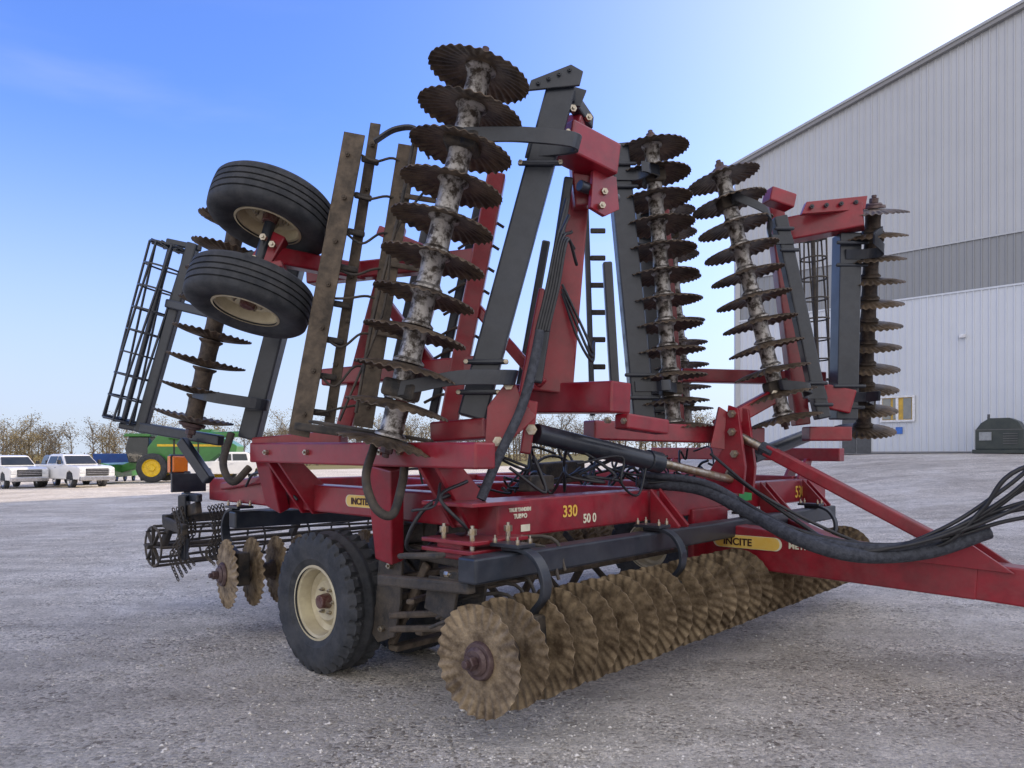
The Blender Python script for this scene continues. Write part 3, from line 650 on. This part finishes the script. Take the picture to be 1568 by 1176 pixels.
for i in range(3):
    a=s0+.08+(s1-s0-.08)/3*i; c_=a+(s1-s0-.08)/3-.10
    plate(S,'window_glass',GL,[bp(a,w0+.08,.09),bp(c_ if i!=1 else a+.1,w0+.08,.09),bp(c_ if i!=1 else a+.2,w1-.08,.09),bp(a,w1-.08,.09)],.01,bev=0)
for a,c_ in(((s0-.05,w0),(s1+.05,w0)),((s0-.05,w1),(s1+.05,w1))): beam(S,'window_frame',FR,bp(a[0],a[1],.10),bp(c_[0],c_[1],.10),.12,.09,bev=0)
for s_ in(s0,(s0+s1)/2,s1): beam(S,'window_frame',FR,bp(s_,w0+.045,.098),bp(s_,w1-.045,.098),.07,.11,up=e,bev=0)
DR=mat('door_dark',(.06,.065,.075),rough=.3)
beam(S,'door',DR,bp(5.6,BZ+1.08,.06),bp(6.25,BZ+1.08,.06),.08,2.1,bev=0)
beam(S,'door',DR,bp(6.3,BZ+1.08,.06),bp(6.95,BZ+1.08,.06),.08,2.1,bev=0)
beam(S,'door_frame',FR,bp(5.5,BZ+2.2,.07),bp(7.05,BZ+2.2,.07),.12,.1,bev=0)
beam(S,'access_sign',mat('sign_blue',(.03,.15,.55),rough=.4),bp(8.05,2.55,.08),bp(8.35,2.55,.08),.02,.32,bev=0)
beam(S,'wall_lamp',FR,bp(10.7,6.7,.12),bp(10.95,6.7,.12),.2,.16,bev=.02)
AP=mat('concrete',(.30,.29,.28),(.36,.35,.33),rough=.85,scale=2)
vs=[];fs=[]
for i in range(41):
    for o in(0.0,1.2):
        p=bp(i*W0/40,0,o); vs.append((p.x,p.y,max(gz(p.x,p.y)+.03,BZ-.06 if i<14 else -9)))
for i in range(40): fs.append((2*i,2*i+1,2*i+3,2*i+2))
meshobj('concrete_apron',vs,fs,AP,None)
G=empty('standby_generator',tuple(bp(12.6,BZ,1.4)))
GD=mat('generator_green',(.02,.03,.03),(.035,.045,.04),rough=.45,scale=3)
gp=bp
gzv=BZ-.02
beam(G,'skid',GD,gp(11.6,gzv+.12,1.5),gp(13.5,gzv+.12,1.5),1.0,.16)
def prism(P,name,m,prof,o0,o1,bev=.03):
    a=[gp(s,z,o0) for s,z in prof]; c_=[gp(s,z,o1) for s,z in prof]; k=len(prof)
    fs=[tuple(range(k)),tuple(range(k,2*k))[::-1]]+[(i,i+k,(i+1)%k+k,(i+1)%k) for i in range(k)]
    return meshobj(name,a+c_,fs,m,P,bevel=bev)
prism(G,'body',GD,[(11.7,gzv+.2),(13.4,gzv+.2),(13.4,gzv+1.0),(13.2,gzv+1.35),(12.9,gzv+1.5),(12.2,gzv+1.5),(11.9,gzv+1.3),(11.7,gzv+1.0)],1.05,1.95)
LV=mat('louvre',(.12,.12,.12))
for i in range(5): beam(G,'louvre',LV,gp(12.7,gzv+.45+.1*i,1.98),gp(13.2,gzv+.45+.1*i,1.98),.02,.03,bev=0)
beam(G,'panel',mat('panel_grey',(.3,.32,.33)),gp(11.85,gzv+.75,1.98),gp(12.3,gzv+.75,1.98),.02,.35,bev=.005)
beam(G,'lid_seam',LV,gp(11.7,gzv+1.02,1.96),gp(13.4,gzv+1.02,1.96),.02,.03,bev=0)
cyl(G,'exhaust',DR,gp(12.1,gzv+1.45,1.5),gp(12.1,gzv+1.68,1.5),.05)

# ================================================================ VEHICLES
WP=mat('white_truck_paint',(.78,.78,.78),(.74,.74,.75),rough=.25,scale=2,coat=.5)
GLS=mat('dark_glass',(.02,.025,.03),(.03,.035,.04),rough=.08,scale=2)
CH=mat('chrome',(.6,.6,.62),rough=.2,metal=.9); LGT=mat('headlamp',(.7,.72,.75),rough=.1); BP=mat('black_plastic',(.02,.02,.022),rough=.6)
def local(loc,yaw):
    c,s=math.cos(yaw),math.sin(yaw); l=V(loc)
    return lambda x,y,z: V((l.x+c*x-s*y,l.y+s*x+c*y,l.z+z))
def extr(P,name,m,F,prof,y0,y1,bev=.04,taper=None):
    t=taper or (lambda x,z:0)
    a=[F(x,y0+t(x,z),z) for x,z in prof]; c_=[F(x,y1-t(x,z),z) for x,z in prof]; k=len(prof)
    fs=[tuple(range(k)),tuple(range(k,2*k))[::-1]]+[(i,i+k,(i+1)%k+k,(i+1)%k) for i in range(k)]
    return meshobj(name,a+c_,fs,m,P,bevel=bev)
def wheel(P,F,x,y,r,w,rimm=CH):
    p=F(x,y,r); ax=F(x,y+1,r)-p
    mw=T(p,frame(ax))
    lathe(P,'tire',TIRE,mw,[(r*.6,-w*.45),(r*.85,-w*.5),(r*.97,-w*.42),(r,-w*.3),(r,w*.3),(r*.97,w*.42),(r*.85,w*.5),(r*.6,w*.45)],32,smooth=False)
    for sg in(1,-1): lathe(P,'rim',rimm,mw@Matrix.Diagonal((1,1,sg,1)),[(0,w*.3),(r*.2,w*.32),(r*.25,w*.2),(r*.5,w*.22),(r*.6,w*.42),(r*.62,w*.46)],20,smooth=False)
def pickup(loc,yaw,paint=WP,name='pickup_truck'):
    P=empty(name,loc); F=local(loc,yaw)
    extr(P,'lower_body',paint,F,[(-2.9,.55),(-2.05,.55),(-1.95,.85),(-1.65,1.0),(-1.35,.85),(-1.25,.5),(1.35,.5),(1.45,.85),(1.75,1.0),(2.1,.85),(2.2,.5),(2.85,.5),(2.95,.75),(2.93,1.15),(2.6,1.25),(1.2,1.33),(-2.9,1.33)],-.98,.98)
    extr(P,'cab',paint,F,[(-1.05,1.3),(1.25,1.3),(.55,1.88),(.2,1.93),(-.75,1.93),(-1.0,1.85)],-.93,.93,taper=lambda x,z:.18*max(0,(z-1.3)/.6))
    for sg in(-1,1):
        for xa,xb,xc,xd in((.18,.98,.45,.18),(-.85,.08,.08,-.78)):
            q=[(xa,1.38),(xb,1.38),(xc,1.80),(xd,1.80)]
            pts=[F(x,sg*(.945-.18*(z-1.3)/.6),z) for x,z in q]; plate(P,'side_window',GLS,pts if sg>0 else pts[::-1],.012,bev=0)
    plate(P,'windshield',GLS,[F(1.20,-.84,1.37),F(1.20,.84,1.37),F(.66,.70,1.82),F(.66,-.70,1.82)],.02,bev=0)
    plate(P,'rear_window',GLS,[F(-1.07,-.7,1.45),F(-1.07,.7,1.45),F(-1.03,.62,1.78),F(-1.03,-.62,1.78)],.012,bev=0)
    extr(P,'bed_floor',BP,F,[(-2.82,1.32),(-1.15,1.32),(-1.15,1.345),(-2.82,1.345)],-.85,.85,bev=0)
    extr(P,'grille',BP,F,[(2.92,.72),(2.985,.72),(2.965,1.12),(2.90,1.12)],-.62,.62,bev=.01)
    for z in(.82,.92,1.02): extr(P,'grille_bar',CH,F,[(2.95,z),(3.0,z),(3.0,z+.03),(2.95,z+.03)],-.6,.6,bev=0)
    extr(P,'bumper',CH,F,[(2.8,.42),(3.08,.45),(3.08,.68),(2.8,.68)],-.96,.96,bev=.03)
    extr(P,'rear_bumper',CH,F,[(-3.05,.5),(-2.88,.5),(-2.88,.7),(-3.05,.7)],-.9,.9,bev=.02)
    for sg in(-1,1):
        extr(P,'headlamp',LGT,F,[(2.75,.85),(2.975,.85),(2.955,1.1),(2.75,1.1)],sg*.80-.16,sg*.80+.16,bev=.02)
        extr(P,'mirror',BP,F,[(.85,1.35),(1.0,1.35),(1.0,1.6),(.85,1.6)],sg*1.12-.08,sg*1.12+.08,bev=.02)
        extr(P,'door_handle',CH,F,[(.05,1.15),(.25,1.15),(.25,1.18),(.05,1.18)],sg*.985-.02,sg*.985+.02,bev=0)
        extr(P,'arch_liner',BP,F,[(1.42,.5),(2.15,.5),(2.05,.9),(1.5,.9)],sg*.955-.012,sg*.955+.012,bev=0)
        for x in(-1.65,1.78): wheel(P,F,x,sg*.84,.40,.27)
    return P
def put(x,y): return (x,y,gz(x,y)-.01)
pickup(put(-25.9,43.5),math.radians(326))
pickup(put(-29.7,43.8),math.radians(322))
pickup(put(-18.6,49.0),math.radians(212))
pickup(put(-29.2,48.0),math.radians(318),paint=mat('dark_paint',(.06,.06,.07),rough=.3,coat=.4))

GRN=mat('green_machine_paint',(.035,.19,.03),(.028,.155,.025),rough=.35,scale=2,coat=.3); YW=mat('yellow_rim',(.78,.52,.02),rough=.4)
loc=put(-21.9,50.0); P=empty('green_combine_harvester',loc); F=local(loc,math.radians(190))
extr(P,'body',GRN,F,[(-3.2,1.2),(2.2,1.1),(2.2,2.3),(1.6,3.1),(-2.2,3.1),(-3.4,2.4)],-1.3,1.3,bev=.08)
extr(P,'grain_tank',GRN,F,[(-1.5,3.05),(1.3,3.05),(1.6,3.5),(-1.8,3.5)],-1.2,1.2,bev=.05)
extr(P,'cab',GLS,F,[(2.25,1.3),(3.5,1.3),(3.7,2.2),(3.5,3.0),(2.25,3.0)],-.85,.85,bev=.06)
extr(P,'cab_roof',GRN,F,[(2.1,3.0),(3.8,3.0),(3.7,3.2),(2.1,3.22)],-.95,.95,bev=.05)
extr(P,'header',GRN,F,[(4.0,.35),(5.6,.3),(5.3,.9),(4.4,1.3),(4.0,1.2)],-3.0,3.0,bev=.05)
extr(P,'feeder_house',GRN,F,[(2.4,1.1),(4.1,.6),(4.1,1.1),(2.6,1.7)],-.6,.6,bev=.04)
cyl(P,'unload_auger',GRN,F(.8,1.5,3.0),F(-4.6,1.8,3.2),.2)
for i in range(3): extr(P,'side_panel',BP,F,[(-2.5+1.5*i,1.5),(-2.4+1.5*i,1.5),(-2.4+1.5*i,2.9),(-2.5+1.5*i,2.9)],-1.32,1.32,bev=0)
extr(P,'stripe',YW,F,[(-2.8,2.35),(1.6,2.35),(1.6,2.5),(-2.8,2.5)],-1.315,1.315,bev=0)
for sg in(-1,1): wheel(P,F,1.8,sg*1.6,.95,.6,YW); wheel(P,F,-2.3,sg*1.4,.6,.4,YW)
BLU=mat('blue_paint',(.02,.09,.35),(.02,.07,.28),rough=.4,scale=2)
loc=put(-28.2,54.5); P=empty('blue_seed_drill',loc); F=local(loc,math.radians(100))
extr(P,'hopper',BLU,F,[(-.6,1.2),(.6,1.2),(.9,2.0),(-.9,2.0)],-2.2,2.2,bev=.04)
extr(P,'toolbar',BLU,F,[(-.12,.8),(.12,.8),(.12,1.05),(-.12,1.05)],-2.6,2.6,bev=.02)
for i in range(9):
    y=-2.3+.57*i; extr(P,'row_unit',BP,F,[(-1.1,.3),(.1,.8),(.1,1.2),(-.4,1.1),(-1.2,.5)],y-.06,y+.06,bev=.01); wheel(P,F,-1.0,y,.33,.09,BLU)
extr(P,'drawbar',BLU,F,[(0,.7),(2.8,.5),(2.8,.62),(0,.95)],-.1,.1,bev=.01)

# ================================================================ TREE LINE
BARK=mat('tree_bark',(.09,.075,.06),(.15,.125,.10),rough=.9,scale=1.5)
TW=mat('spring_twigs',(.13,.10,.06),(.25,.20,.105),rough=.9,scale=.1,lo=.42,hi=.58)
rt=random.Random(11)
vs=[];fs=[];mi=[]
def tri_limb(a,b_,r0,r1):
    d=(b_-a); R=frame(d); o=len(vs)
    for p,r in((a,r0),(b_,r1)):
        for k in range(4):
            t=k*math.pi/2; vs.append(p+R@V((math.cos(t)*r,math.sin(t)*r,0)))
    for k in range(4): fs.append((o+k,o+(k+1)%4,o+4+(k+1)%4,o+4+k)); mi.append(0)
def leaf(p,s):
    o=len(vs); a=V((rt.gauss(0,1),rt.gauss(0,1),rt.gauss(0,1))).normalized(); b_=a.orthogonal().normalized()
    vs.extend([p+a*s,p+b_*s*.45,p-a*s,p-b_*s*.45]); fs.append((o,o+1,o+2,o+3)); mi.append(1)
for i in range(190):
    x=-150+i*1.0+rt.uniform(-1,1); y=145+rt.uniform(-12,30); h=rt.uniform(6.0,11); g=gz(x,y)-.3
    base=V((x,y,g)); top=base+V((rt.uniform(-.6,.6),0,h*.8)); tri_limb(base,base.lerp(top,.5),.22,.13); tri_limb(base.lerp(top,.5),top,.13,.03)
    for k in range(10):
        a=base.lerp(top,rt.uniform(.2,.95)); ang=rt.uniform(0,6.28); l=h*rt.uniform(.15,.38)
        b_=a+V((math.cos(ang)*l*.7,math.sin(ang)*l*.7,l*.75)); tri_limb(a,b_,.07,.02)
        for q in range(3):
            c_=a.lerp(b_,rt.uniform(.4,1)); d_=c_+V((rt.gauss(0,.7),rt.gauss(0,.7),rt.uniform(.2,1.1))); tri_limb(c_,d_,.04,.015)
            for w in range(13): leaf(d_+V((rt.gauss(0,.5),rt.gauss(0,.5),rt.gauss(0,.45))),rt.uniform(.08,.2))
    for k in range(70): leaf(base+V((rt.gauss(0,1.2),rt.gauss(0,1),rt.uniform(.2,3.0))),rt.uniform(.12,.35))
ob=meshobj('tree_line',vs,fs,[BARK,TW],None)
for p,k in zip(ob.data.polygons,mi): p.material_index=k

# ================================================================ LIGHT
az=math.radians(65); el=math.radians(26)
D=V((math.sin(az)*math.cos(el),math.cos(az)*math.cos(el),math.sin(el)))
sl=bpy.data.lights.new('sun','SUN'); sl.energy=5.0; sl.angle=math.radians(.5); sl.color=(1,.84,.66)
so=bpy.data.objects.new('sun',sl); so.rotation_euler=D.to_track_quat('Z','Y').to_euler(); so.location=(40,20,40); COL.objects.link(so)
w=bpy.data.worlds.new('World'); scene.world=w; w.use_nodes=True; nt=w.node_tree;N=nt.nodes;L=nt.links
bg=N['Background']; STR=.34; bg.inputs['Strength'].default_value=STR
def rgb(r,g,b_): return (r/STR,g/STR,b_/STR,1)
sk=N.new('ShaderNodeTexSky'); sk.sky_type='NISHITA'; sk.sun_disc=False; sk.sun_elevation=el; sk.sun_rotation=az; sk.air_density=1.0; sk.dust_density=.4; sk.ozone_density=1.5
tc=N.new('ShaderNodeTexCoord'); dirv=tc.outputs['Generated']
def wmix(f,a,bcol,mode='MIX'):
    m=N.new('ShaderNodeMix'); m.data_type='RGBA'; m.blend_type=mode
    if isinstance(f,(int,float)): m.inputs['Factor'].default_value=f
    else: L.new(f,m.inputs['Factor'])
    L.new(a,m.inputs['A']); m.inputs['B'].default_value=bcol; return m.outputs['Result']
def wrange(v,a,b_,c0,c1):
    n=N.new('ShaderNodeMapRange'); n.interpolation_type='SMOOTHSTEP'; n.inputs['From Min'].default_value=a; n.inputs['From Max'].default_value=b_; n.inputs['To Min'].default_value=c0; n.inputs['To Max'].default_value=c1; L.new(v,n.inputs['Value']); return n.outputs[0]
sky=wmix(1.0,sk.outputs[0],(.43,.56,.98,1),'MULTIPLY')
sz=N.new('ShaderNodeSeparateXYZ'); L.new(dirv,sz.inputs[0])
sky=wmix(wrange(sz.outputs['Z'],-.02,.42,.94,0),sky,rgb(.66,.75,.90))
sky=wmix(wrange(sz.outputs['Y'],.05,-.5,0,.82),sky,rgb(1.50,1.42,1.33))  # bright warm area added to the unseen sky behind the camera, as fill light
dp=N.new('ShaderNodeVectorMath'); dp.operation='DOT_PRODUCT'; L.new(dirv,dp.inputs[0]); dp.inputs[1].default_value=D
cl=N.new('ShaderNodeMath'); cl.operation='MAXIMUM'; cl.inputs[1].default_value=0; L.new(dp.outputs['Value'],cl.inputs[0])
pw=N.new('ShaderNodeMath'); pw.operation='POWER'; pw.inputs[1].default_value=4.6; L.new(cl.outputs[0],pw.inputs[0])
sky=wmix(pw.outputs[0],sky,rgb(1.6,1.57,1.52))
mp=N.new('ShaderNodeMapping'); mp.inputs['Scale'].default_value=(1.0,1.3,4.0); mp.inputs['Rotation'].default_value=(.2,.25,.3); mp.inputs['Location'].default_value=(.7,.2,.4)
L.new(dirv,mp.inputs['Vector'])
cn=N.new('ShaderNodeTexNoise'); cn.inputs['Scale'].default_value=1.7; cn.inputs['Detail'].default_value=8; cn.inputs['Roughness'].default_value=.5; cn.inputs['Distortion'].default_value=.3
L.new(mp.outputs[0],cn.inputs['Vector'])
sky=wmix(wrange(cn.outputs['Fac'],.56,.85,0,.22),sky,rgb(.85,.9,1))
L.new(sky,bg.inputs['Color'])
# ================================================================ CAMERA
cd=bpy.data.cameras.new('camera'); cd.lens=26; cd.sensor_width=36; cd.shift_y=.0682; cd.clip_end=6000; cd.clip_start=.05
co=bpy.data.objects.new('camera',cd); co.location=(0,0,1.45); co.rotation_euler=(math.radians(90),0,0); COL.objects.link(co); scene.camera=co
scene.view_settings.view_transform='Standard'; scene.view_settings.look='None'; scene.view_settings.exposure=0
